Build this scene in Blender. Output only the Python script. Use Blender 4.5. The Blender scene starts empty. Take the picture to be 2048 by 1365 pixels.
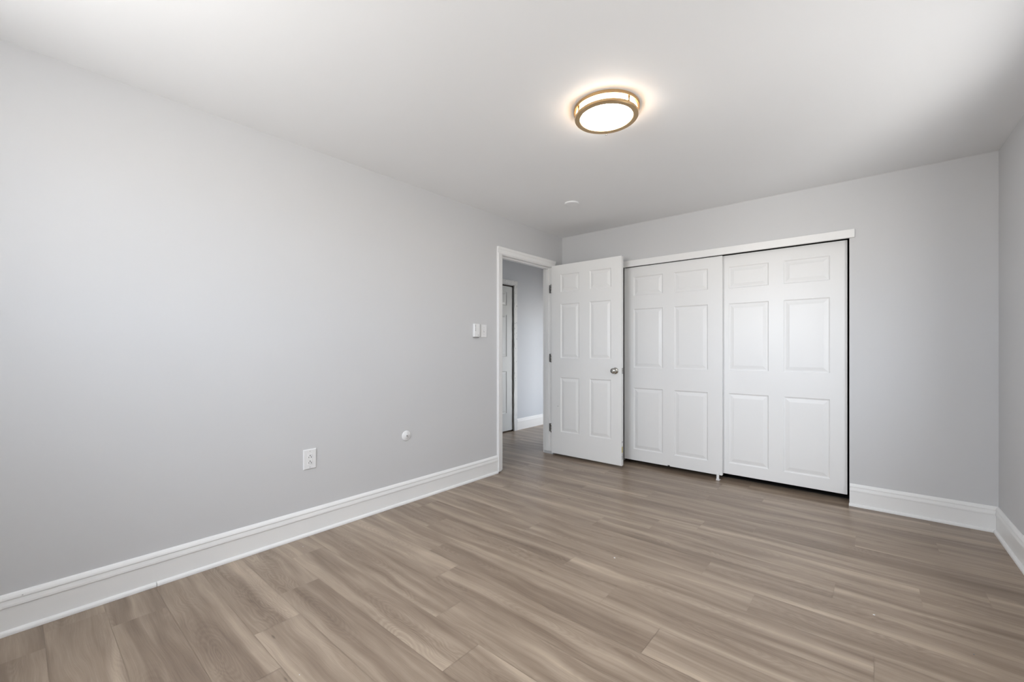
import bpy, bmesh, math, random
from mathutils import Vector, Matrix
random.seed(7)
S = bpy.context.scene
C = S.collection

# ---------------------------------------------------------------- camera
YAW = math.atan2(724, 850.4)
cam_d = bpy.data.cameras.new('camera')
cam_d.sensor_width = 36
cam_d.lens = 850.4 / 2048 * 36
cam_d.shift_y = 15.5 / 2048
cam_d.clip_start = 0.02
cam = bpy.data.objects.new('camera', cam_d); C.objects.link(cam)
cam.location = (0, 0, 1.15)
cam.rotation_euler = (math.pi/2, 0, YAW)
S.camera = cam

# ---------------------------------------------------------------- light
S.view_settings.view_transform = 'Standard'
S.view_settings.look = 'None'
S.view_settings.gamma = 1
S.view_settings.use_curve_mapping = False
S.view_settings.exposure = 0.02
REAR_SKY = 22.0; REAR_GROUND = 18.5; SIDE_SKY = 6.5; SIDE_GROUND = 6.7; LAMP = 36.0   # daylight behind and to the right of the room
w = bpy.data.worlds.new('world'); S.world = w; w.use_nodes = True
nt = w.node_tree; nt.nodes.clear()
tc = nt.nodes.new('ShaderNodeTexCoord'); sx = nt.nodes.new('ShaderNodeSeparateXYZ'); nt.links.new(tc.outputs['Generated'], sx.inputs[0])
def wmap(src, a, b_):
    m = nt.nodes.new('ShaderNodeMapRange'); m.interpolation_type = 'SMOOTHSTEP'; m.inputs['From Min'].default_value = a; m.inputs['From Max'].default_value = b_
    nt.links.new(src, m.inputs['Value']); return m.outputs[0]
def wmix(f, a, b_):
    m = nt.nodes.new('ShaderNodeMix'); m.data_type = 'RGBA'; nt.links.new(f, m.inputs[0])
    for i, v in ((6, a), (7, b_)):
        if isinstance(v, tuple): m.inputs[i].default_value = v+(1,)
        else: nt.links.new(v, m.inputs[i])
    return m.outputs[2]
up = wmap(sx.outputs['Z'], -.06, .06)
add = nt.nodes.new('ShaderNodeMath'); add.operation = 'ADD'; nt.links.new(sx.outputs['X'], add.inputs[0]); nt.links.new(sx.outputs['Y'], add.inputs[1])
side = wmap(add.outputs[0], -.3, .3)
sky = lambda k: (.915*k, .978*k, 1.065*k)
gnd = lambda k: (1.0*k, .985*k, .96*k)
colr = wmix(side, wmix(up, gnd(REAR_GROUND), sky(REAR_SKY)), wmix(up, gnd(SIDE_GROUND), sky(SIDE_SKY)))
bg = nt.nodes.new('ShaderNodeBackground'); wo = nt.nodes.new('ShaderNodeOutputWorld')
nt.links.new(colr, bg.inputs[0]); nt.links.new(bg.outputs[0], wo.inputs[0])

def portal(name, loc, rot, sx_, sy_):
    l = bpy.data.lights.new(name, 'AREA'); l.shape = 'RECTANGLE'; l.size = sx_; l.size_y = sy_
    l.cycles.is_portal = True
    o = bpy.data.objects.new(name, l); C.objects.link(o); o.location = loc; o.rotation_euler = rot
    return o

# room numbers (metres): left wall inner face x=XL, back wall y=YB, right wall starts XR, rear wall y=YR
XL, YB, XR, YR, H, T = -2.662, 3.993, 0.593, -0.78, 2.389, 0.12
RROT = math.radians(1.02)
HX = -3.84            # hallway far wall
HY0, HY1 = 1.9, 6.4   # hallway ends
W1 = (1.60, 2.60, 0.90, 1.90)      # right wall window: distances from the back corner are YB - y ; y0,y1,z0,z1
W2 = (-2.00, -0.60, 1.25, 2.12)    # rear wall window x0,x1,z0,z1
W3 = (4.95, 6.10, 0.14, 1.75)     # tall hallway window y0,y1,z0,z1
portal('window_portal', (0.72, (W1[0]+W1[1])/2, (W1[2]+W1[3])/2), (0, math.pi/2, RROT), W1[3]-W1[2], W1[1]-W1[0])
portal('window_portal_rear', ((W2[0]+W2[1])/2, YR-.06, (W2[2]+W2[3])/2), (math.pi/2, 0, 0), W2[1]-W2[0], W2[3]-W2[2])
portal('window_portal_hallway', (XL-.06, (W3[0]+W3[1])/2, (W3[2]+W3[3])/2), (0, math.pi/2, 0), W3[3]-W3[2], W3[1]-W3[0])

# ---------------------------------------------------------------- materials
def srgb(r, g_, b):
    f = lambda c: (c/255/12.92) if c/255 <= .04045 else ((c/255+.055)/1.055)**2.4
    return (f(r), f(g_), f(b), 1)
def mat(name, col, rough=.5, metal=0, spec=.5, bump=None, var=0, coat=0):
    m = bpy.data.materials.new(name); m.use_nodes = True
    n = m.node_tree; b = n.nodes['Principled BSDF']
    b.inputs['Base Color'].default_value = col; b.inputs['Roughness'].default_value = rough
    b.inputs['Metallic'].default_value = metal; b.inputs['Specular IOR Level'].default_value = spec
    b.inputs['Coat Weight'].default_value = coat
    t = n.nodes.new('ShaderNodeTexCoord')
    if var:
        no = n.nodes.new('ShaderNodeTexNoise'); no.inputs['Scale'].default_value = 2.2; no.inputs['Detail'].default_value = 4
        mx = n.nodes.new('ShaderNodeMix'); mx.data_type = 'RGBA'
        mx.inputs[6].default_value = tuple(c*(1-var) for c in col[:3])+(1,); mx.inputs[7].default_value = tuple(min(1, c*(1+var)) for c in col[:3])+(1,)
        n.links.new(t.outputs['Object'], no.inputs['Vector']); n.links.new(no.outputs[0], mx.inputs[0]); n.links.new(mx.outputs[2], b.inputs['Base Color'])
    if bump:
        for i, (sc, st, dist) in enumerate(bump):
            no = n.nodes.new('ShaderNodeTexNoise'); no.inputs['Scale'].default_value = sc; no.inputs['Detail'].default_value = 3
            bp = n.nodes.new('ShaderNodeBump'); bp.inputs['Strength'].default_value = st; bp.inputs['Distance'].default_value = dist
            n.links.new(t.outputs['Object'], no.inputs['Vector']); n.links.new(no.outputs[0], bp.inputs['Height'])
            if i: n.links.new(last.outputs[0], bp.inputs['Normal'])
            last = bp
        n.links.new(last.outputs[0], b.inputs['Normal'])
    return m
M = {}
M['wall'] = mat('grey_wall_paint', (.64, .642, .648, 1), .6, spec=.3, bump=[(1.6, .25, .02), (160, .06, .001)], var=.012)
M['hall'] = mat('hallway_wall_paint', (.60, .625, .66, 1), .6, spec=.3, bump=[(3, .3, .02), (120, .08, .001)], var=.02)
M['ceiling'] = mat('white_ceiling_paint', (.865, .872, .88, 1), .7, spec=.25, bump=[(1.3, .3, .02), (140, .05, .001)], var=.01)
M['trim'] = mat('white_trim_paint', (.88, .88, .872, 1), .32, spec=.4, bump=[(30, .08, .002)])
M['door'] = mat('white_door_paint', (.90, .90, .89, 1), .36, spec=.4, bump=[(2.5, .12, .01), (40, .05, .001)])
M['closet_door'] = mat('glossy_white_door_paint', (.85, .85, .845, 1), .27, spec=.2, bump=[(3, .15, .012), (35, .05, .001)])
M['old_trim'] = mat('chipped_white_paint', (.76, .77, .77, 1), .45, bump=[(25, .7, .008), (90, .4, .003)], var=.06)
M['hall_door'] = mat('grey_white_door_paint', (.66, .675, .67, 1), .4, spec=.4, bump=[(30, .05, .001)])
M['plastic'] = mat('white_plastic', (.84, .84, .84, 1), .3)
M['slot'] = mat('dark_slot', (.02, .02, .02, 1), .6)
M['mark'] = mat('grey_marking', (.28, .28, .28, 1), .6)
M['screw'] = mat('painted_screw', (.60, .60, .60, 1), .35)
M['nickel'] = mat('brushed_nickel', (.55, .54, .51, 1), .16, 1, bump=[(60, .1, .001)])
M['hinge'] = mat('steel_hinge', (.42, .41, .40, 1), .35, 1, bump=[(50, .2, .001)])
M['brass'] = mat('brushed_gold', (.56, .39, .215, 1), .36, 1, bump=[(80, .05, .001)])
M['dark'] = mat('dark_closet_interior', (.035, .03, .026, 1), .8)
M['gap_shade'] = mat('dark_gap_shade', (.05, .038, .03, 1), .7, var=.3)
M['yellow'] = mat('yellow_label', (.62, .52, .19, 1), .5)
M['track'] = mat('grey_metal_track', (.25, .25, .25, 1), .4, .8)

def emis(name, col, st):
    m = bpy.data.materials.new(name); m.use_nodes = True; n = m.node_tree; b = n.nodes['Principled BSDF']
    b.inputs['Base Color'].default_value = (.9, .9, .9, 1); b.inputs['Emission Color'].default_value = col; b.inputs['Emission Strength'].default_value = st
    return m
M['glow'] = emis('lit_diffuser', (1, .95, .885, 1), LAMP)
def glass():
    m = bpy.data.materials.new('window_glass'); m.use_nodes = True; n = m.node_tree; n.nodes.clear()
    o = n.nodes.new('ShaderNodeOutputMaterial'); mx = n.nodes.new('ShaderNodeMixShader'); t = n.nodes.new('ShaderNodeBsdfTransparent'); g_ = n.nodes.new('ShaderNodeBsdfGlossy')
    g_.inputs['Roughness'].default_value = .02; mx.inputs[0].default_value = .06
    n.links.new(t.outputs[0], mx.inputs[1]); n.links.new(g_.outputs[0], mx.inputs[2]); n.links.new(mx.outputs[0], o.inputs[0])
    return m
M['glass'] = glass()

def floor_mat():
    m = bpy.data.materials.new('grey_brown_plank_vinyl'); m.use_nodes = True
    n = m.node_tree; b = n.nodes['Principled BSDF']; N = n.nodes.new; L = n.links.new
    uv = N('ShaderNodeUVMap'); uv.uv_map = 'UVMap'
    at = N('ShaderNodeAttribute'); at.attribute_name = 'plank'
    su = N('ShaderNodeSeparateXYZ'); L(uv.outputs[0], su.inputs[0])
    sc = N('ShaderNodeSeparateColor'); L(at.outputs['Color'], sc.inputs[0])
    def math_(op, a, c=None, d=None, clamp=False):
        k = N('ShaderNodeMath'); k.operation = op; k.use_clamp = clamp
        for i, v in enumerate((a, c, d)):
            if v is None: continue
            if isinstance(v, (int, float)): k.inputs[i].default_value = v
            else: L(v, k.inputs[i])
        return k.outputs[0]
    u, v = su.outputs['X'], su.outputs['Y']          # metres along, metres across (0-.182)
    r1, r2, r3 = sc.outputs[0], sc.outputs[1], sc.outputs[2]
    uo = math_('MULTIPLY_ADD', r1, 37.0, u)
    def noise(su_, sv_, detail, rough=.5, dist=0, seed=0, vsrc=None):
        c = N('ShaderNodeCombineXYZ')
        L(math_('MULTIPLY', uo, su_), c.inputs[0]); L(math_('MULTIPLY', vsrc or v, sv_), c.inputs[1])
        L(math_('MULTIPLY_ADD', r2, 29.0, seed), c.inputs[2])
        t = N('ShaderNodeTexNoise'); t.inputs['Scale'].default_value = 1; t.inputs['Detail'].default_value = detail
        t.inputs['Roughness'].default_value = rough; t.inputs['Distortion'].default_value = dist
        L(c.outputs[0], t.inputs['Vector']); return t.outputs[0]
    warp = noise(1.6, 4.0, 2, .5, 0, 3.3)
    vw = math_('MULTIPLY_ADD', math_('SUBTRACT', warp, .5), .10, v)      # wavy grain lines
    broad = noise(1.3, 17, 2, .5, .4, 9.1, vw)
    mid = noise(2.2, 62, 3, .6, .3, 5.2, vw)
    fine = noise(7, 520, 3, .65, 0, 1.4, vw)
    fig = noise(5.0, 20, 2, .5, 0, 14.0)                                   # cross figure
    # growth rings
    rw = math_('MULTIPLY_ADD', math_('SUBTRACT', noise(2.6, 9, 2, .5, 0, 20.0), .5), .30, v)
    ring = math_('SINE', math_('MULTIPLY', rw, 420))
    rmask = N('ShaderNodeMapRange'); rmask.inputs['From Min'].default_value = .52; rmask.inputs['From Max'].default_value = .68
    L(noise(1.1, 8, 1, .5, 0, 31.0), rmask.inputs['Value'])
    # pale sapwood band near one edge of the plank
    band = math_('ABSOLUTE', math_('SUBTRACT', vw, math_('MULTIPLY', r3, .182)))
    sap = N('ShaderNodeMapRange'); sap.interpolation_type = 'SMOOTHERSTEP'
    sap.inputs['From Min'].default_value = .052; sap.inputs['From Max'].default_value = .004; L(band, sap.inputs['Value'])
    val = math_('MULTIPLY_ADD', math_('SUBTRACT', broad, .5), 1.0, .44)
    val = math_('ADD', val, math_('MULTIPLY', math_('SUBTRACT', mid, .5), .42))
    val = math_('ADD', val, math_('MULTIPLY', math_('SUBTRACT', fine, .5), .46))
    val = math_('ADD', val, math_('MULTIPLY', math_('SUBTRACT', fig, .5), .25))
    val = math_('ADD', val, math_('MULTIPLY', math_('MULTIPLY', ring, rmask.outputs[0]), .08))
    val = math_('ADD', val, math_('MULTIPLY', sap.outputs[0], .24))
    val = math_('ADD', val, math_('MULTIPLY', math_('SUBTRACT', r2, .5), .20))
    # cathedral figure: long ovals round a point on some boards
    du = math_('MULTIPLY', math_('SUBTRACT', u, math_('MULTIPLY_ADD', r1, .9, .18)), .20)
    dv = math_('SUBTRACT', math_('MULTIPLY_ADD', math_('SUBTRACT', noise(5.5, 16, 2, .5, 0, 47.0), .5), .045, v), math_('MULTIPLY_ADD', r2, .09, .045))
    dd = math_('SQRT', math_('ADD', math_('MULTIPLY', du, du), math_('MULTIPLY', dv, dv)))
    dd = math_('MULTIPLY_ADD', math_('SUBTRACT', mid, .5), .006, dd)
    cm = N('ShaderNodeMapRange'); cm.interpolation_type = 'SMOOTHSTEP'; cm.inputs['From Min'].default_value = .085; cm.inputs['From Max'].default_value = .02; L(dd, cm.inputs['Value'])
    cath = math_('MULTIPLY', math_('SINE', math_('MULTIPLY', dd, 780)), cm.outputs[0])
    val = math_('ADD', val, math_('MULTIPLY', cath, .05))
    val = math_('SUBTRACT', val, math_('MULTIPLY', cm.outputs[0], .10))
    ramp = N('ShaderNodeValToRGB'); L(val, ramp.inputs[0]); R_ = ramp.color_ramp
    R_.elements[0].position = 0; R_.elements[0].color = (.165, .119, .085, 1)
    R_.elements[1].position = 1; R_.elements[1].color = (.53, .425, .325, 1)
    for p, c in ((.3, (.248, .185, .136, 1)), (.55, (.330, .256, .192, 1)), (.8, (.425, .338, .258, 1))):
        k = R_.elements.new(p); k.color = c
    # sparse knots and dark flecks
    cc = N('ShaderNodeCombineXYZ'); L(math_('MULTIPLY', uo, 2.3), cc.inputs[0]); L(math_('MULTIPLY', v, 9.5), cc.inputs[1]); L(math_('MULTIPLY', r2, 40.0), cc.inputs[2])
    vo = N('ShaderNodeTexVoronoi'); vo.inputs['Scale'].default_value = 1.0; L(cc.outputs[0], vo.inputs['Vector'])
    kn = N('ShaderNodeMapRange'); kn.inputs['From Min'].default_value = .055; kn.inputs['From Max'].default_value = .015; L(vo.outputs['Distance'], kn.inputs['Value'])
    kmix = N('ShaderNodeMix'); kmix.data_type = 'RGBA'; L(math_('MULTIPLY', kn.outputs[0], .6), kmix.inputs[0]); L(ramp.outputs[0], kmix.inputs[6]); kmix.inputs[7].default_value = (.07, .05, .04, 1)
    L(kmix.outputs[2], b.inputs['Base Color'])
    rr = N('ShaderNodeMapRange'); rr.inputs['To Min'].default_value = .27; rr.inputs['To Max'].default_value = .37; L(fine, rr.inputs['Value']); L(rr.outputs[0], b.inputs['Roughness'])
    b.inputs['Specular IOR Level'].default_value = .42
    bp = N('ShaderNodeBump'); bp.inputs['Strength'].default_value = .12; bp.inputs['Distance'].default_value = .0008
    L(math_('ADD', fine, mid), bp.inputs['Height']); L(bp.outputs[0], b.inputs['Normal'])
    return m
M['floor'] = floor_mat()

# ---------------------------------------------------------------- mesh helpers
def box(bm, x0, x1, y0, y1, z0, z1):
    v = [bm.verts.new((x, y, z)) for z in (z0, z1) for (x, y) in ((x0, y0), (x1, y0), (x1, y1), (x0, y1))]
    for f in ((3, 2, 1, 0), (4, 5, 6, 7), (0, 1, 5, 4), (1, 2, 6, 5), (2, 3, 7, 6), (3, 0, 4, 7)):
        bm.faces.new([v[i] for i in f])
def lathe(bm, prof, n=64, mtx=None):
    """prof: closed or open list of (radius, z); spun about local z"""
    rings = []
    for r, z in prof:
        if r < 1e-6: rings.append([bm.verts.new((0, 0, z))])
        else: rings.append([bm.verts.new((r*math.cos(2*math.pi*i/n), r*math.sin(2*math.pi*i/n), z)) for i in range(n)])
    for a, b in zip(rings, rings[1:]):
        for i in range(n):
            j = (i+1) % n
            if len(a) == 1 and len(b) == 1: continue
            if len(a) == 1: bm.faces.new((a[0], b[i], b[j]))
            elif len(b) == 1: bm.faces.new((a[i], b[0], a[j]))
            else: bm.faces.new((a[i], b[i], b[j], a[j]))
    if mtx: bmesh.ops.transform(bm, matrix=mtx, verts=bm.verts)
def extrude(bm, prof, p0, p1, out, skew0=0, skew1=0):
    """prof (d,z) extruded from p0 to p1 (xy); out = unit xy direction the profile's d points to; skew: mitre"""
    dx, dy = p1[0]-p0[0], p1[1]-p0[1]; l = math.hypot(dx, dy); dx /= l; dy /= l
    A = [bm.verts.new((p0[0]+out[0]*d+dx*d*skew0, p0[1]+out[1]*d+dy*d*skew0, z)) for d, z in prof]
    B = [bm.verts.new((p1[0]+out[0]*d-dx*d*skew1, p1[1]+out[1]*d-dy*d*skew1, z)) for d, z in prof]
    n = len(prof)
    for i in range(n):
        j = (i+1) % n; bm.faces.new((A[i], A[j], B[j], B[i]))
    bm.faces.new(A[::-1]); bm.faces.new(B)
def obj(name, bm, m, parent=None, loc=None, rot=None, bevel=0, smooth=False, seg=2):
    bmesh.ops.recalc_face_normals(bm, faces=bm.faces)
    me = bpy.data.meshes.new(name); bm.to_mesh(me); bm.free()
    if isinstance(m, str): m = M[m]
    me.materials.append(m)
    o = bpy.data.objects.new(name, me); C.objects.link(o)
    if loc: o.location = loc
    if rot: o.rotation_euler = rot
    if parent: o.parent = parent
    if smooth:
        for p in me.polygons: p.use_smooth = True
    if bevel:
        b = o.modifiers.new('bevel', 'BEVEL'); b.width = bevel; b.segments = seg; b.limit_method = 'ANGLE'; b.angle_limit = math.radians(50)
    return o
def tag(o, label, cat, group=None, kind=None):
    if label: o['label'] = label
    if cat: o['category'] = cat
    if group: o['group'] = group
    if kind: o['kind'] = kind
    return o
def empty(name, loc, rot=(0, 0, 0)):
    o = bpy.data.objects.new(name, None); C.objects.link(o); o.location = loc; o.rotation_euler = rot; o.empty_display_size = .05
    return o
def B(*boxes):
    bm = bmesh.new()
    for b in boxes: box(bm, *b)
    return bm
def struct(name, bm, m, label, cat, **k):
    return tag(obj(name, bm, m, **k), label, cat, kind='structure')

# ---------------------------------------------------------------- floor of individual boards in one mesh
def floor_mesh():
    bm = bmesh.new(); uvl = bm.loops.layers.uv.new('UVMap'); col = bm.loops.layers.float_color.new('plank')
    PW, PL = .182, 1.258; y_ref = 2.63
    joints = {-11: -1.895, -10: -2.115, -9: -1.17, -8: -1.43, -7: -1.68, -6: -.67, -5: -.945, -4: 0.0, -3: -.425, -2: -.67, -1: -.145,
              0: .165, 1: .40, 2: -1.835, 3: -.085, 4: .28, 5: -.64, 6: .28}
    x0, x1 = -3.96, .80
    for k in range(-19, 28):
        ya, yb = y_ref+k*PW, y_ref+(k+1)*PW
        rnd = random.Random(k*13+5)
        j0 = joints.get(k, rnd.uniform(0, PL))
        s = j0-PL*5
        while s < x1:
            e_ = s+PL
            r1, r2 = rnd.random(), rnd.random(); r3 = rnd.choice((-.05, .03, .10, .86, .95, 1.04, .5))
            if k < -11: r2 *= .3          # near rows: darker boards, plus floor shading put into their tone
            a, b_ = max(s, x0), min(e_, x1)
            if b_ > a:
                for (cx0, cx1, cy0, cy1) in clip_regions(a, b_, ya, yb):
                    gp = .0006
                    X0, X1 = cx0+(gp if cx0 == s else 0), cx1-(gp if cx1 == e_ else 0)
                    Y0, Y1 = cy0+(gp if cy0 == ya else 0), cy1-(gp if cy1 == yb else 0)
                    vs = [bm.verts.new(p) for p in ((X0, Y0, 0), (X1, Y0, 0), (X1, Y1, 0), (X0, Y1, 0))]
                    f = bm.faces.new(vs)
                    for lp in f.loops:
                        lp[uvl].uv = (lp.vert.co.x-s, lp.vert.co.y-ya); lp[col] = (r1, r2, max(0, r3) if r3 > 0 else 0, 1)
            s = e_
    # dark core just under the boards, seen only in the hairline joints
    me_core = (x0, x1, YR-T, HY1+T, -.06, -.0012)
    n0 = len(bm.verts); box(bm, *me_core)
    return bm
def clip_regions(a, b_, ya, yb):
    """room (to y=4.15) plus hallway (x< -2.66)"""
    out = []
    yr = min(yb, 4.15)
    if yr > max(ya, YR-T): out.append((a, b_, max(ya, YR-T), yr))
    if yb > 4.15 and a < -2.66:
        out.append((a, min(b_, -2.66), max(ya, 4.15), min(yb, HY1+T)))
    return [r for r in out if r[3] > r[2] and r[1] > r[0]]
struct('floor', floor_mesh(), 'floor', 'grey-brown wood-look plank floor running through the room and hallway', 'floor')
cf = struct('closet_floor', B((XL, .75, 4.152, 4.80, -.001, .002)), 'dark', 'dark closet floor behind the sliding doors', 'floor')  # near-black sheet where the planks stop

# ---------------------------------------------------------------- shell
DO = (2.975, 3.818, 2.045)        # doorway: y0, y1, head height
struct('wall_left', B((XL-T, XL, YR-T, DO[0], 0, H), (XL-T, XL, DO[1], W3[0], 0, H), (XL-T, XL, W3[1], HY1+T, 0, H), (XL-T, XL, W3[0], W3[1], 0, W3[2]), (XL-T, XL, W3[0], W3[1], W3[3], H), (XL-T, XL, DO[0], DO[1], DO[2], H)), 'wall',
       'long light grey wall with the open doorway at its far end', 'wall')
CX0, CX1, CZ = -1.96, -.138, 2.0   # closet opening
struct('wall_back', B((XL, CX0, YB, YB+T, 0, H), (CX1, XR, YB, YB+T, 0, H), (CX0, CX1, YB, YB+T, CZ, H)), 'wall',
       'light grey wall around the closet doors', 'wall')
cr0 = (XR, YB, 0)
d0, d1 = YB-W1[1], YB-W1[0]; LR = YB-YR+T+.02
struct('wall_right', B((0, T, -d0, T, 0, H), (0, T, -LR, -d1, 0, H), (0, T, -d1, -d0, 0, W1[2]), (0, T, -d1, -d0, W1[3], H)), 'wall',
       'narrow strip of grey wall at the right edge of the photo', 'wall', loc=cr0, rot=(0, 0, RROT))
xr = XR+.10
struct('wall_rear', B((XL, W2[0], YR-T, YR, 0, H), (W2[1], xr, YR-T, YR, 0, H), (W2[0], W2[1], YR-T, YR, 0, W2[2]), (W2[0], W2[1], YR-T, YR, W2[3], H)), 'wall',
       'grey wall behind the photographer with a window', 'wall')
struct('ceiling', B((HX-T, .9, YR-T, HY1+T, H, H+.1)), 'ceiling', 'white painted ceiling holding the round gold light', 'ceiling')
struct('wall_closet', B((XL, .76, 4.80, 4.86, 0, H), (.70, .76, YB+T, 4.80, 0, H)), 'dark', 'dark inside of the closet behind the sliding doors', 'wall')  # inner shade of the closet put into the wall colour
# hallway
HD = (3.74, 4.545, 2.03)
struct('wall_hallway', B((HX-T, HX, HY0, HD[0], 0, H), (HX-T, HX, HD[1], HY1+T, 0, H), (HX-T, HX, HD[0], HD[1], HD[2], H)), 'hall',
       'pale blue-grey hallway wall seen through the open doorway', 'wall')
struct('wall_hallway_near', B((HX, XL-T, HY0-T, HY0, 0, H)), 'hall', 'hallway end wall on the near side', 'wall')
struct('wall_hallway_far', B((HX, XL-T, HY1, HY1+T, 0, H)), 'hall',
       'hallway end wall on the far side', 'wall')

# windows (outside the photo, they light the room)
def window(name, wd, ht, loc, rot, label):
    """local: x along the wall, -y into the room, origin at bottom centre of the opening, wall occupies y 0..T"""
    r = empty(name, loc, rot); tag(r, label, 'window', kind='structure')
    a = wd/2; t = .045
    obj('window_frame', B((-a, -a+t, .03, .09, 0, ht), (a-t, a, .03, .09, 0, ht), (-a+t, a-t, .03, .09, 0, t), (-a+t, a-t, .03, .09, ht-t, ht), (-a+t, a-t, .035, .085, ht/2-.02, ht/2+.02)), 'trim', r, bevel=.003)
    c = .065
    obj('window_casing', B((-a-c, -a, -.018, 0, 0, ht), (a, a+c, -.018, 0, 0, ht), (-a-c, a+c, -.018, 0, ht, ht+c), (-a-c, a+c, -.018, 0, -c-.03, -.03)), 'trim', r, bevel=.003)
    obj('window_sill', B((-a-c-.02, a+c+.02, -.05, -.0, -.03, 0)), 'trim', r, bevel=.004)
    obj('pane', B((-a+t, a-t, .058, .062, t, ht/2-.02), (-a+t, a-t, .058, .062, ht/2+.02, ht-t)), 'glass', r)
    return r
dm = (d0+d1)/2
window('window_1', W1[1]-W1[0], W1[3]-W1[2], (XR+math.sin(RROT)*dm, YB-math.cos(RROT)*dm, W1[2]), (0, 0, -math.pi/2+RROT), 'white window in the right wall outside the photo')
window('window_2', W2[1]-W2[0], W2[3]-W2[2], ((W2[0]+W2[1])/2, YR, W2[2]), (0, 0, math.pi), 'white window in the wall behind the photographer')
window('window_3', W3[1]-W3[0], W3[3]-W3[2], (XL-T, (W3[0]+W3[1])/2, W3[2]), (0, 0, -math.pi/2), 'tall white window on the side of the hallway')

# ---------------------------------------------------------------- baseboards
BP = [(0, 0), (.0125, 0), (.0125, .1085), (.0165, .1105), (.0160, .119), (.0125, .1345), (.0115, .1365), (.0148, .1385), (.0150, .1425), (.0130, .149), (.0085, .156), (.0035, .161), (0, .161)]
SP = [(.0125, .0005), (.0265, .0005), (.0265, .006), (.0255, .011), (.0225, .0155), (.018, .0185), (.0125, .0195)]
def shoe(parent, p0, p1, out, s0=0, s1=0):
    bm = bmesh.new(); extrude(bm, SP, p0, p1, out, s0, s1); return obj('shoe_moulding', bm, 'trim', parent)
bm = bmesh.new(); extrude(bm, BP, (XL, YR), (XL, 2.909), (1, 0))
bl = struct('baseboard_left', bm, 'trim', 'white baseboard along the long left wall', 'baseboard')
seam_y = 0.452
shoe(bl, (XL, YR), (XL, seam_y-.0012), (1, 0)); shoe(bl, (XL, seam_y+.0012), (XL, 2.905), (1, 0))
obj('nail_hole', B((XL+.0122, XL+.0149, .0245, .0285, .1435, .1455)), 'mark', bl)
bm = bmesh.new(); extrude(bm, BP, (-.136, YB), (XR-.0005, YB), (0, -1), 0, 1)
bb = struct('baseboard_back', bm, 'trim', 'short white baseboard between closet and right corner', 'baseboard')
shoe(bb, (-.140, YB), (XR-.0005, YB), (0, -1), 0, 1)
bm = bmesh.new(); extrude(bm, BP, (0, -.0005), (0, -LR+T+.03), (-1, 0), 1, 0)
br = struct('baseboard_right', bm, 'trim', 'white baseboard along the right wall at the photo edge', 'baseboard', loc=cr0, rot=(0, 0, RROT))
shoe(br, (0, -.0005), (0, -LR+T+.03), (-1, 0), 1, 0)
bm = bmesh.new(); extrude(bm, BP, (XL+.02, YR), (xr-.06, YR), (0, 1))
struct('baseboard_rear', bm, 'trim', 'white baseboard behind the photographer', 'baseboard')
bm = bmesh.new(); extrude(bm, BP, (HX, 4.612), (HX, HY1), (1, 0))
struct('baseboard_hallway', bm, 'trim', 'white baseboard along the hallway wall', 'baseboard')
bm = bmesh.new(); extrude(bm, BP, (XL-T, DO[1]+.06), (XL-T, HY1), (-1, 0))
struct('baseboard_hallway_near', bm, 'trim', 'white baseboard on the hallway side of the left wall', 'baseboard')
bm = bmesh.new(); extrude(bm, BP, (XL, YB), (CX0-.002, YB), (0, -1))
struct('baseboard_corner', bm, 'trim', 'white baseboard in the corner behind the open door', 'baseboard')

# ---------------------------------------------------------------- doorway frame
fr = empty('trim_1', (XL, DO[0], 0)); tag(fr, 'white door frame and casing of the doorway in the left wall', 'door frame', kind='structure')
inv = Matrix.Translation((-XL, -DO[0], 0))
def part(name, bm, m, parent, **k):
    bmesh.ops.transform(bm, matrix=Matrix.Translation([-c for c in parent.location]), verts=bm.verts)
    return obj(name, bm, m, parent, **k)
# casing profile across (distance from opening edge, thickness)
def casing_v(y_in, sgn, z0, z1, width=.058):
    """vertical casing on room face; y_in = inner edge, sgn = direction outward along y"""
    bm = bmesh.new()
    pr = [(0, 0), (0, .010), (.006, .013), (width*.55, .015), (width*.62, .019), (width*.8, .022), (width-.004, .025), (width, .022), (width, 0)]
    A = [bm.verts.new((XL+d, y_in+sgn*s, z0)) for s, d in pr]; D = [bm.verts.new((XL+d, y_in+sgn*s, z1)) for s, d in pr]
    n = len(pr)
    for i in range(n): bm.faces.new((A[i], A[(i+1) % n], D[(i+1) % n], D[i]))
    bm.faces.new(A); bm.faces.new(D); return bm
def casing_h(z_in, y0, y1, width=.062):
    bm = bmesh.new()
    pr = [(0, 0), (0, .010), (.006, .013), (width*.55, .015), (width*.62, .019), (width*.8, .022), (width-.004, .025), (width, .022), (width, 0)]
    A = [bm.verts.new((XL+d, y0, z_in+s)) for s, d in pr]; D = [bm.verts.new((XL+d, y1, z_in+s)) for s, d in pr]
    n = len(pr)
    for i in range(n): bm.faces.new((A[i], A[(i+1) % n], D[(i+1) % n], D[i]))
    bm.faces.new(A); bm.faces.new(D); return bm
JT = .018
part('side_casing', casing_v(2.968, -1, .012, 2.04), 'trim', fr)
part('side_casing', casing_v(3.8165, 1, .03, 2.04, .022), 'trim', fr)
part('head_casing', casing_h(2.04, 2.910, 3.8385), 'trim', fr)
part('jamb', B((XL-T-.004, XL+.002, DO[0]-.004, DO[0]+.012, .012, DO[2]-.0)), 'trim', fr, bevel=.001)
part('jamb', B((XL-T-.004, XL+.002, DO[1]-.014, DO[1]+.004, .034, DO[2]-.0)), 'trim', fr, bevel=.001)
part('head_jamb', B((XL-T-.004, XL+.002, DO[0]+.012, DO[1]-.014, DO[2]-.012, DO[2]+.004)), 'trim', fr, bevel=.001)
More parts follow.
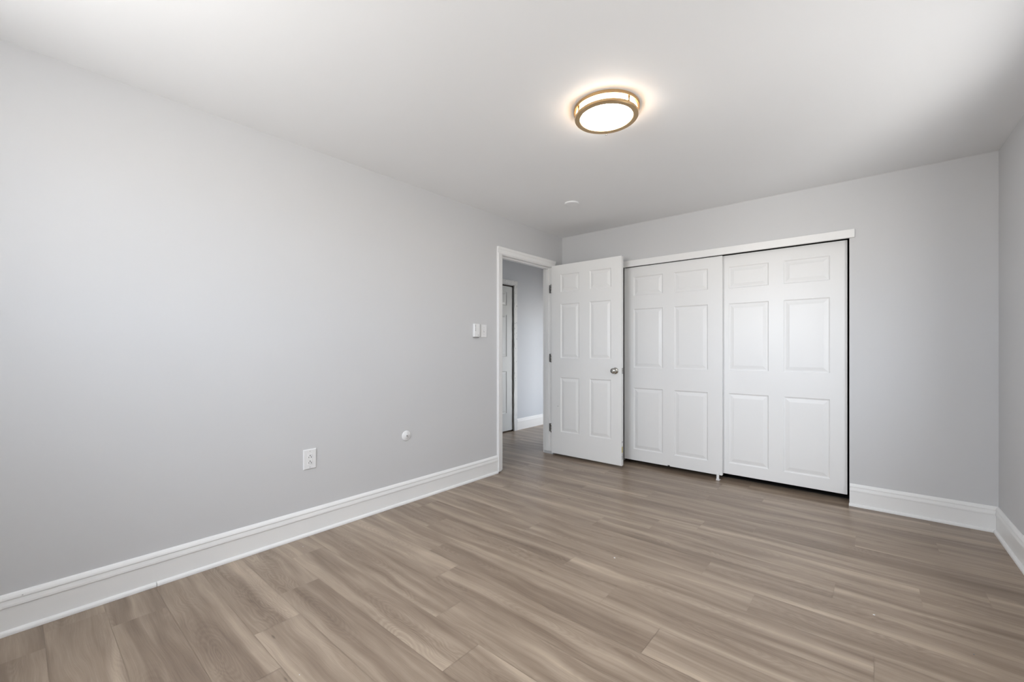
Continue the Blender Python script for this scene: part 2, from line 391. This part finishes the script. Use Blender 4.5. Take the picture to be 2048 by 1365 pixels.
part('door_stop', B((XL-.085, XL-.045, DO[1]-.026, DO[1]-.014, .036, DO[2]-.012), (XL-.085, XL-.045, DO[0]+.012, DO[0]+.024, .014, DO[2]-.012),
                    (XL-.085, XL-.045, DO[0]+.024, DO[1]-.026, DO[2]-.024, DO[2]-.012)), 'trim', fr, bevel=.001)
part('hallway_casing', B((XL-T-.018, XL-T, DO[0]-.065, DO[0]-.006, .0, DO[2]+.06), (XL-T-.018, XL-T, DO[1]+.006, DO[1]+.059, .0, DO[2]+.06),
                      (XL-T-.018, XL-T, DO[0]-.006, DO[1]+.006, DO[2]+.002, DO[2]+.06)), 'trim', fr, bevel=.002)

# ---------------------------------------------------------------- panel doors
def panel_door(wd, z0, z1, th, cols, rows):
    """front face at y=0 looking to -y, x 0..wd"""
    bm = bmesh.new()
    xs = sorted({0, wd, *[c for p in cols for c in p]}); zs = sorted({z0, z1, *[c for p in rows for c in p]})
    steps = [(0, 0), (.003, .0035), (.009, .0075), (.0145, .0075), (.040, .0015), (.043, .0012)]
    for side in (0, 1):
        Y = (lambda d: d) if side == 0 else (lambda d: th-d)
        g_ = {(i, j): bm.verts.new((x, Y(0), z)) for i, x in enumerate(xs) for j, z in enumerate(zs)}
        for i in range(len(xs)-1):
            for j in range(len(zs)-1):
                ring = [g_[i, j], g_[i+1, j], g_[i+1, j+1], g_[i, j+1]]
                if (xs[i], xs[i+1]) in cols and (zs[j], zs[j+1]) in rows:
                    for o_, dp in steps[1:]:
                        nr = [bm.verts.new(p) for p in ((xs[i]+o_, Y(dp), zs[j]+o_), (xs[i+1]-o_, Y(dp), zs[j]+o_), (xs[i+1]-o_, Y(dp), zs[j+1]-o_), (xs[i]+o_, Y(dp), zs[j+1]-o_))]
                        for k in range(4): bm.faces.new((ring[k], ring[(k+1) % 4], nr[(k+1) % 4], nr[k]))
                        ring = nr
                bm.faces.new(ring)
        if side == 0: g0 = g_
    nx, nz = len(xs)-1, len(zs)-1
    for i in range(nx):
        bm.faces.new((g0[i, 0], g0[i+1, 0], g_[i+1, 0], g_[i, 0])); bm.faces.new((g0[i, nz], g0[i+1, nz], g_[i+1, nz], g_[i, nz]))
    for j in range(nz):
        bm.faces.new((g0[0, j], g0[0, j+1], g_[0, j+1], g_[0, j])); bm.faces.new((g0[nx, j], g0[nx, j+1], g_[nx, j+1], g_[nx, j]))
    return bm
def knob(parent, x, y, z, face, m='nickel'):
    """round knob; face = unit y direction"""
    rot = (math.pi/2, 0, 0) if face < 0 else (-math.pi/2, 0, 0)
    bm = bmesh.new()
    lathe(bm, [(0, 0), (.031, 0), (.0315, .003), (.029, .007), (.016, .011), (.0125, .014), (.0115, .026), (.014, .033), (.022, .038), (.0265, .045), (.0275, .052), (.0255, .059), (.019, .064), (.010, .066), (0, .0665)], 48)
    return obj('door_knob', bm, m, parent, loc=(x, y, z), rot=rot, smooth=True)

# bedroom door, standing open at a right angle to the left wall
DW = .815
dr = empty('door_1', (-2.655, 3.780, 0)); tag(dr, 'white six-panel door standing open into the room with a silver knob', 'door', kind='structure')
cols = ((.116, .344), (.467, .704)); rows = ((.267, .846), (1.049, 1.626), (1.752, 1.940))
lf = obj('door_leaf', panel_door(DW, .026, 2.043, .035, cols, rows), 'door', dr)
knob(dr, .752, -.0005, .937, -1); knob(dr, .752, .0355, .937, 1)
obj('latch_plate', B((DW, DW+.0012, .006, .029, .909, .966), (DW+.0012, DW+.009, .012, .023, .930, .944)), 'hinge', dr, bevel=.0008)
obj('edge_label', B((DW, DW+.0006, .003, .026, .150, .208)), 'yellow', dr)['label'] = 'yellow label on the door edge'
bm = B((DW, DW+.0007, .010, .018, .245, .262), (DW, DW+.0007, .009, .016, .213, .217), (DW, DW+.0008, .012, .021, .085, .146), (DW, DW+.0007, .006, .013, .108, .120))
obj('edge_chip', bm, 'mark', dr)['label'] = 'dark bare spots on the door edge'
obj('scratch', B((.075, .088, -.0004, .0004, .534, .538)), 'mark', dr)
for z in (1.80, 1.05, .293):
    hp = empty('hinge', (-.002, .031, z)); hp.parent = dr
    bm = bmesh.new()
    box(bm, -.043, -.010, -.0115, -.0095, -.044, .044)           # leaf on the jamb
    hl = obj('hinge_leaf', bm, 'hinge', hp, bevel=.0004)
    hl2 = obj('hinge_leaf', B((-.0022, -.0012, -.029, .003, -.044, .044)), 'hinge', hp)
    bm = bmesh.new(); lathe(bm, [(0, -.047), (.0035, -.047), (.0058, -.044), (.0058, -.015), (.0052, -.0145), (.0052, -.0135), (.0058, -.013), (.0058, .013), (.0052, .0135), (.0052, .0145), (.0058, .015), (.0058, .044), (.0035, .047), (0, .047)], 20)
    obj('hinge_pin', bm, 'hinge', hp, loc=(-.001, -.038, 0), smooth=True)

# sliding closet doors
rows_c = ((.152, .762), (.962, 1.545), (1.676, 1.864))
lc = empty('door_2', (-1.923, 4.010, 0)); tag(lc, 'left white six-panel sliding closet door, partly behind the open door', 'door', kind='structure')
w2 = .915
obj('door_leaf', panel_door(w2, .042, 1.9625, .035, ((.0995, .393), (.5005, .7975)), rows_c), 'closet_door', lc, bevel=.0015)
obj('notch', B((.440, .460, -.0008, .02, .0412, .0510)), 'slot', lc)['label'] = 'small dark notch in the door bottom'
rc = empty('door_3', (-1.072, 4.055, 0)); tag(rc, 'right white six-panel sliding closet door beside the grey wall', 'door', kind='structure')
obj('door_leaf', panel_door(.92, .055, 1.967, .035, ((.105, .408), (.513, .816)), rows_c), 'closet_door', rc, bevel=.0015)
# head rail and track
hr = struct('trim_2', B((-1.975, -.107, 3.973, YB, 1.965, 2.026)), 'trim', 'white flat board over the closet doors', 'trim board', bevel=.002)
struct('closet_track', B((CX0, CX1, 4.000, 4.100, 1.988, 2.0), (CX0, CX1, 4.047, 4.052, 1.974, 1.988)), 'track', 'dark metal sliding track above the closet doors', 'track')
# small floor guide under the meeting point of the doors
dg = tag(obj('door_guide', B((-1.052, -1.024, 3.985, 4.005, .0005, .012), (-1.050, -1.030, 3.994, 4.004, .012, .060), (-1.052, -1.024, 4.005, 4.03, .0005, .006)), 'plastic', bevel=.0015),
         'small white plastic guide bracket on the floor under the closet doors', 'door guide')

# ---------------------------------------------------------------- hallway door
hd = empty('door_4', (HX-.012, HD[1]-.008, 0), (0, 0, math.pi/2)); tag(hd, 'closed white panel door in the hallway wall', 'door', kind='structure')
hd.location = (HX-.012, HD[0]+.006, 0)
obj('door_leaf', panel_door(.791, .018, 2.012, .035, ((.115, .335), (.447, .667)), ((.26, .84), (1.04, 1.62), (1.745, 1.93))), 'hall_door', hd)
knob(hd, .062, -.0005, .86, -1)
hf = empty('trim_3', (HX, HD[0], 0)); tag(hf, 'rough chipped white casing around the hallway door', 'door frame', kind='structure')
def rough_box(x0, x1, y0, y1, z0, z1, n, axis):
    bm = bmesh.new(); rnd = random.Random(int(z1*100+y0*10)); prev = None
    for i in range(n+1):
        t = i/n; j = lambda: rnd.uniform(-.0025, .0025)
        if axis == 'z':
            z = z0+(z1-z0)*t; ps = [(x0, y0+j(), z), (x1+j(), y0+j(), z), (x1+j(), y1+j(), z), (x0, y1+j(), z)]
        else:
            y = y0+(y1-y0)*t; ps = [(x0, y, z0+j()), (x1+j(), y, z0+j()), (x1+j(), y, z1+j()), (x0, y, z1+j())]
        cur = [bm.verts.new(p) for p in ps]
        if prev:
            for k in range(4): bm.faces.new((prev[k], prev[(k+1) % 4], cur[(k+1) % 4], cur[k]))
        else: bm.faces.new(cur)
        prev = cur
    bm.faces.new(prev); return bm
part('side_casing', rough_box(HX, HX+.016, HD[1]-.002, HD[1]+.062, 0, HD[2]+.004, 60, 'z'), 'old_trim', hf)
part('side_casing', rough_box(HX, HX+.016, HD[0]-.062, HD[0]+.002, 0, HD[2]+.004, 60, 'z'), 'old_trim', hf)
part('head_casing', rough_box(HX, HX+.018, HD[0]-.066, HD[1]+.066, HD[2]+.006, HD[2]+.066, 24, 'y'), 'old_trim', hf)
part('jamb_gap', B((HX-.05, HX-.006, HD[1]-.008, HD[1]-.001, 0, HD[2]-.002), (HX-.05, HX-.004, HD[0]+.004, HD[1]-.016, HD[2]-.012, HD[2]-.002)), 'gap_shade', hf)  # dark strips stand in for the shade in the door gap
part('backing', B((HX-.119, HX-.10, HD[0], HD[1], 0, HD[2])), 'gap_shade', hf)
rnd = random.Random(3)
bm = bmesh.new()
for i in range(16):
    z = rnd.uniform(.3, 1.98); y = HD[1]+rnd.uniform(.0, .05); s = rnd.uniform(.002, .005)
    box(bm, HX+.0155, HX+.0192, y, y+s, z, z+s*rnd.uniform(1, 3))
for i in range(7):
    y = rnd.uniform(HD[0]+.5, HD[1]+.05); z = HD[2]+rnd.uniform(.012, .055); box(bm, HX+.0175, HX+.0212, y, y+.006, z, z+.004)
part('paint_chip_spots', bm, 'mark', hf)

# ---------------------------------------------------------------- wall plates (local x along wall, -y... built on the left wall: normal +x)
def on_left(name, y, z, label, cat):
    r = empty(name, (XL, y, z), (0, 0, math.pi/2)); return tag(r, label, cat)   # local: x -> +Y ; -y -> +X (into the room)
def plate_bm(w_, h_, d, ch=.003):
    bm = bmesh.new()
    A = [(-w_/2, 0, -h_/2), (w_/2, 0, -h_/2), (w_/2, 0, h_/2), (-w_/2, 0, h_/2)]
    def rg(o_, y): return [bm.verts.new((math.copysign(w_/2-o_, p[0]), y, math.copysign(h_/2-o_, p[2]))) for p in A]
    rs = [rg(0, 0), rg(0, -d*.45), rg(ch*.4, -d*.85), rg(ch, -d)]
    for a, b in zip(rs, rs[1:]):
        for k in range(4): bm.faces.new((a[k], a[(k+1) % 4], b[(k+1) % 4], b[k]))
    bm.faces.new(rs[-1]); bm.faces.new(rs[0]); return bm
ou = on_left('wall_outlet', 1.192, .467, 'white double socket wall outlet low on the left wall', 'outlet')
obj('cover_plate', plate_bm(.079, .122, .007, .005), 'plastic', ou)
obj('receptacle', B((-.0165, .0165, -.0085, -.0065, -.0335, .0335)), 'plastic', ou, bevel=.001)
for zc in (.019, -.0155):
    obj('blade_slot', B((-.0085, -.0060, -.0088, -.0080, zc-.0105, zc-.0025)), 'slot', ou); obj('blade_slot', B((.0055, .0085, -.0088, -.0080, zc-.0115, zc-.0025)), 'slot', ou)
for zc in (.0225, -.012):
    bm = bmesh.new(); lathe(bm, [(0, .0004), (.0030, .0004), (.0030, 0), (0, 0)], 16)
    obj('ground_hole', bm, 'slot', ou, loc=(0, -.0086, zc), rot=(math.pi/2, 0, 0))
for zc in (.049, -.049):
    bm = bmesh.new(); lathe(bm, [(0, .0012), (.002, .001), (.0031, 0), (0, 0)], 16); obj('screw', bm, 'screw', ou, loc=(0, -.007, zc), rot=(math.pi/2, 0, 0))

cp = on_left('cable_cover', 1.906, .500, 'round white plate with a dark centre hole on the left wall', 'wall plate')
bm = bmesh.new(); lathe(bm, [(0, .0), (.038, 0), (.038, .003), (.036, .0065), (.031, .0085), (.014, .0095), (.0125, .0120), (.009, .0125), (0, .0125)], 56)
obj('cover_plate', bm, 'plastic', cp, rot=(math.pi/2, 0, 0), smooth=True)
bm = bmesh.new(); lathe(bm, [(0, .0006), (.0046, .0006), (.0046, 0), (0, 0)], 20); obj('centre_hole', bm, 'slot', cp, loc=(0, -.0125, 0), rot=(math.pi/2, 0, 0))

sw = on_left('light_switch', 2.733, 1.309, 'flat white light switch plate nearest the doorway', 'light switch')
obj('cover_plate', plate_bm(.073, .115, .006, .004), 'plastic', sw)
obj('toggle', B((-.0045, .0045, -.0125, -.0055, -.003, .011)), 'plastic', sw, bevel=.001)
obj('toggle_slot', B((-.0055, .0055, -.0064, -.0058, -.0125, .0125)), 'screw', sw)
for zc in (.030, -.030):
    bm = bmesh.new(); lathe(bm, [(0, .0012), (.002, .001), (.0031, 0), (0, 0)], 16); obj('screw', bm, 'screw', sw, loc=(0, -.006, zc), rot=(math.pi/2, 0, 0))

wc = on_left('wall_control', 2.629, 1.311, 'thick white wall control box left of the light switch', 'wall control')
obj('housing', B((-.034, .034, -.026, 0, -.058, .058)), 'plastic', wc, bevel=.007, seg=4)
obj('indicator_slots', B(*[(-.0225, -.0165, -.0266, -.0255, z, z+.0085) for z in (.038, .024, .008, -.006)]), 'mark', wc)
obj('marking', B(*[(x, x+.003, -.0264, -.0255, -.044, -.0385) for x in (.006, .0105, .015)]), 'mark', wc)
obj('base_plate', B((-.030, .030, -.020, 0, -.0625, -.055)), 'mark', wc, bevel=.002)

# ---------------------------------------------------------------- ceiling things
cl = empty('ceiling_light', (-1.050, 1.982, H)); tag(cl, 'round gold double-ring flush ceiling light, switched on', 'ceiling light')
def ring_bm(ro, ri, z0, z1, ch=.002):
    bm = bmesh.new(); lathe(bm, [(ri, z0+ch), (ri+ch, z0), (ro-ch, z0), (ro, z0+ch), (ro, z1-ch), (ro-ch, z1), (ri+ch, z1), (ri, z1-ch), (ri, z0+ch)], 96); return bm
obj('upper_ring', ring_bm(.1665, .1520, -.017, -.0005), 'brass', cl, bevel=0, smooth=False)
obj('lower_ring', ring_bm(.1595, .1320, -.0540, -.0370, .003), 'brass', cl)
bm = bmesh.new(); lathe(bm, [(.1310, -.001), (.1310, -.046), (.122, -.0485), (.10, -.0495), (0, -.050)], 96)
obj('diffuser', bm, 'glow', cl, smooth=True)
for a in (60, 102, 186, 237, 342):
    bm = bmesh.new(); lathe(bm, [(0, -.040), (.0058, -.040), (.0058, -.012), (0, -.012)], 16)
    obj('post', bm, 'brass', cl, loc=(.1535*math.cos(math.radians(a)), .1535*math.sin(math.radians(a)), 0), smooth=True)
far = Vector((-1.05, 1.982, 0)).normalized()
bm = bmesh.new(); lathe(bm, [(0, -.0620), (.003, -.0615), (.0048, -.058), (.0035, -.054), (.002, -.050), (0, -.050)], 16)
obj('finial', bm, 'nickel', cl, loc=(far.x*.1575, far.y*.1575, 0), smooth=True)

cv = empty('ceiling_cover', (-1.960, 3.085, H)); tag(cv, 'low round white cover on the ceiling near the doorway', 'ceiling cover')
bm = bmesh.new(); lathe(bm, [(0, 0), (.063, 0), (.063, -.007), (.060, -.010), (.054, -.0115), (0, -.0120)], 64)
obj('cover_disc', bm, 'ceiling', cv)

# ---------------------------------------------------------------- bits on the floor
def chip(x, y, s, label, name='paint_chip', m='plastic', cat='paint chip', group='white crumbs on the floor'):
    bm = bmesh.new(); rnd = random.Random(int(x*1000)); n = 7
    top = [bm.verts.new((s*math.cos(6.283*i/n)*rnd.uniform(.6, 1), s*.7*math.sin(6.283*i/n)*rnd.uniform(.6, 1), s*.5)) for i in range(n)]
    bot = [bm.verts.new((v.co.x*1.1, v.co.y*1.1, 0)) for v in top]
    for i in range(n): bm.faces.new((top[i], top[(i+1) % n], bot[(i+1) % n], bot[i]))
    bm.faces.new(top); bm.faces.new(bot)
    tag(obj(name, bm, m, loc=(x, y, .0003)), label, cat, group)
chip(-1.085, 2.142, .0055, 'largest white crumb, in the middle of the plank floor')
chip(0, 2.41, .0045, 'thin white crumb on the floor towards the right wall')
chip(-2.522, 1.092, .0030, 'tiny white crumb on the floor under the wall outlet')
chip(-1.541, .655, .0028, 'tiny white crumb at the bottom edge of the photo')
chip(-1.666, 3.025, .0065, 'dark speck on the floor in front of the open door', 'dark_crumb', 'mark', 'crumb', 'dark crumbs on the floor')
chip(0.286, 2.342, .0030, 'tiny dark speck on the floor at the bottom right', 'dark_crumb', 'mark', 'crumb', 'dark crumbs on the floor')
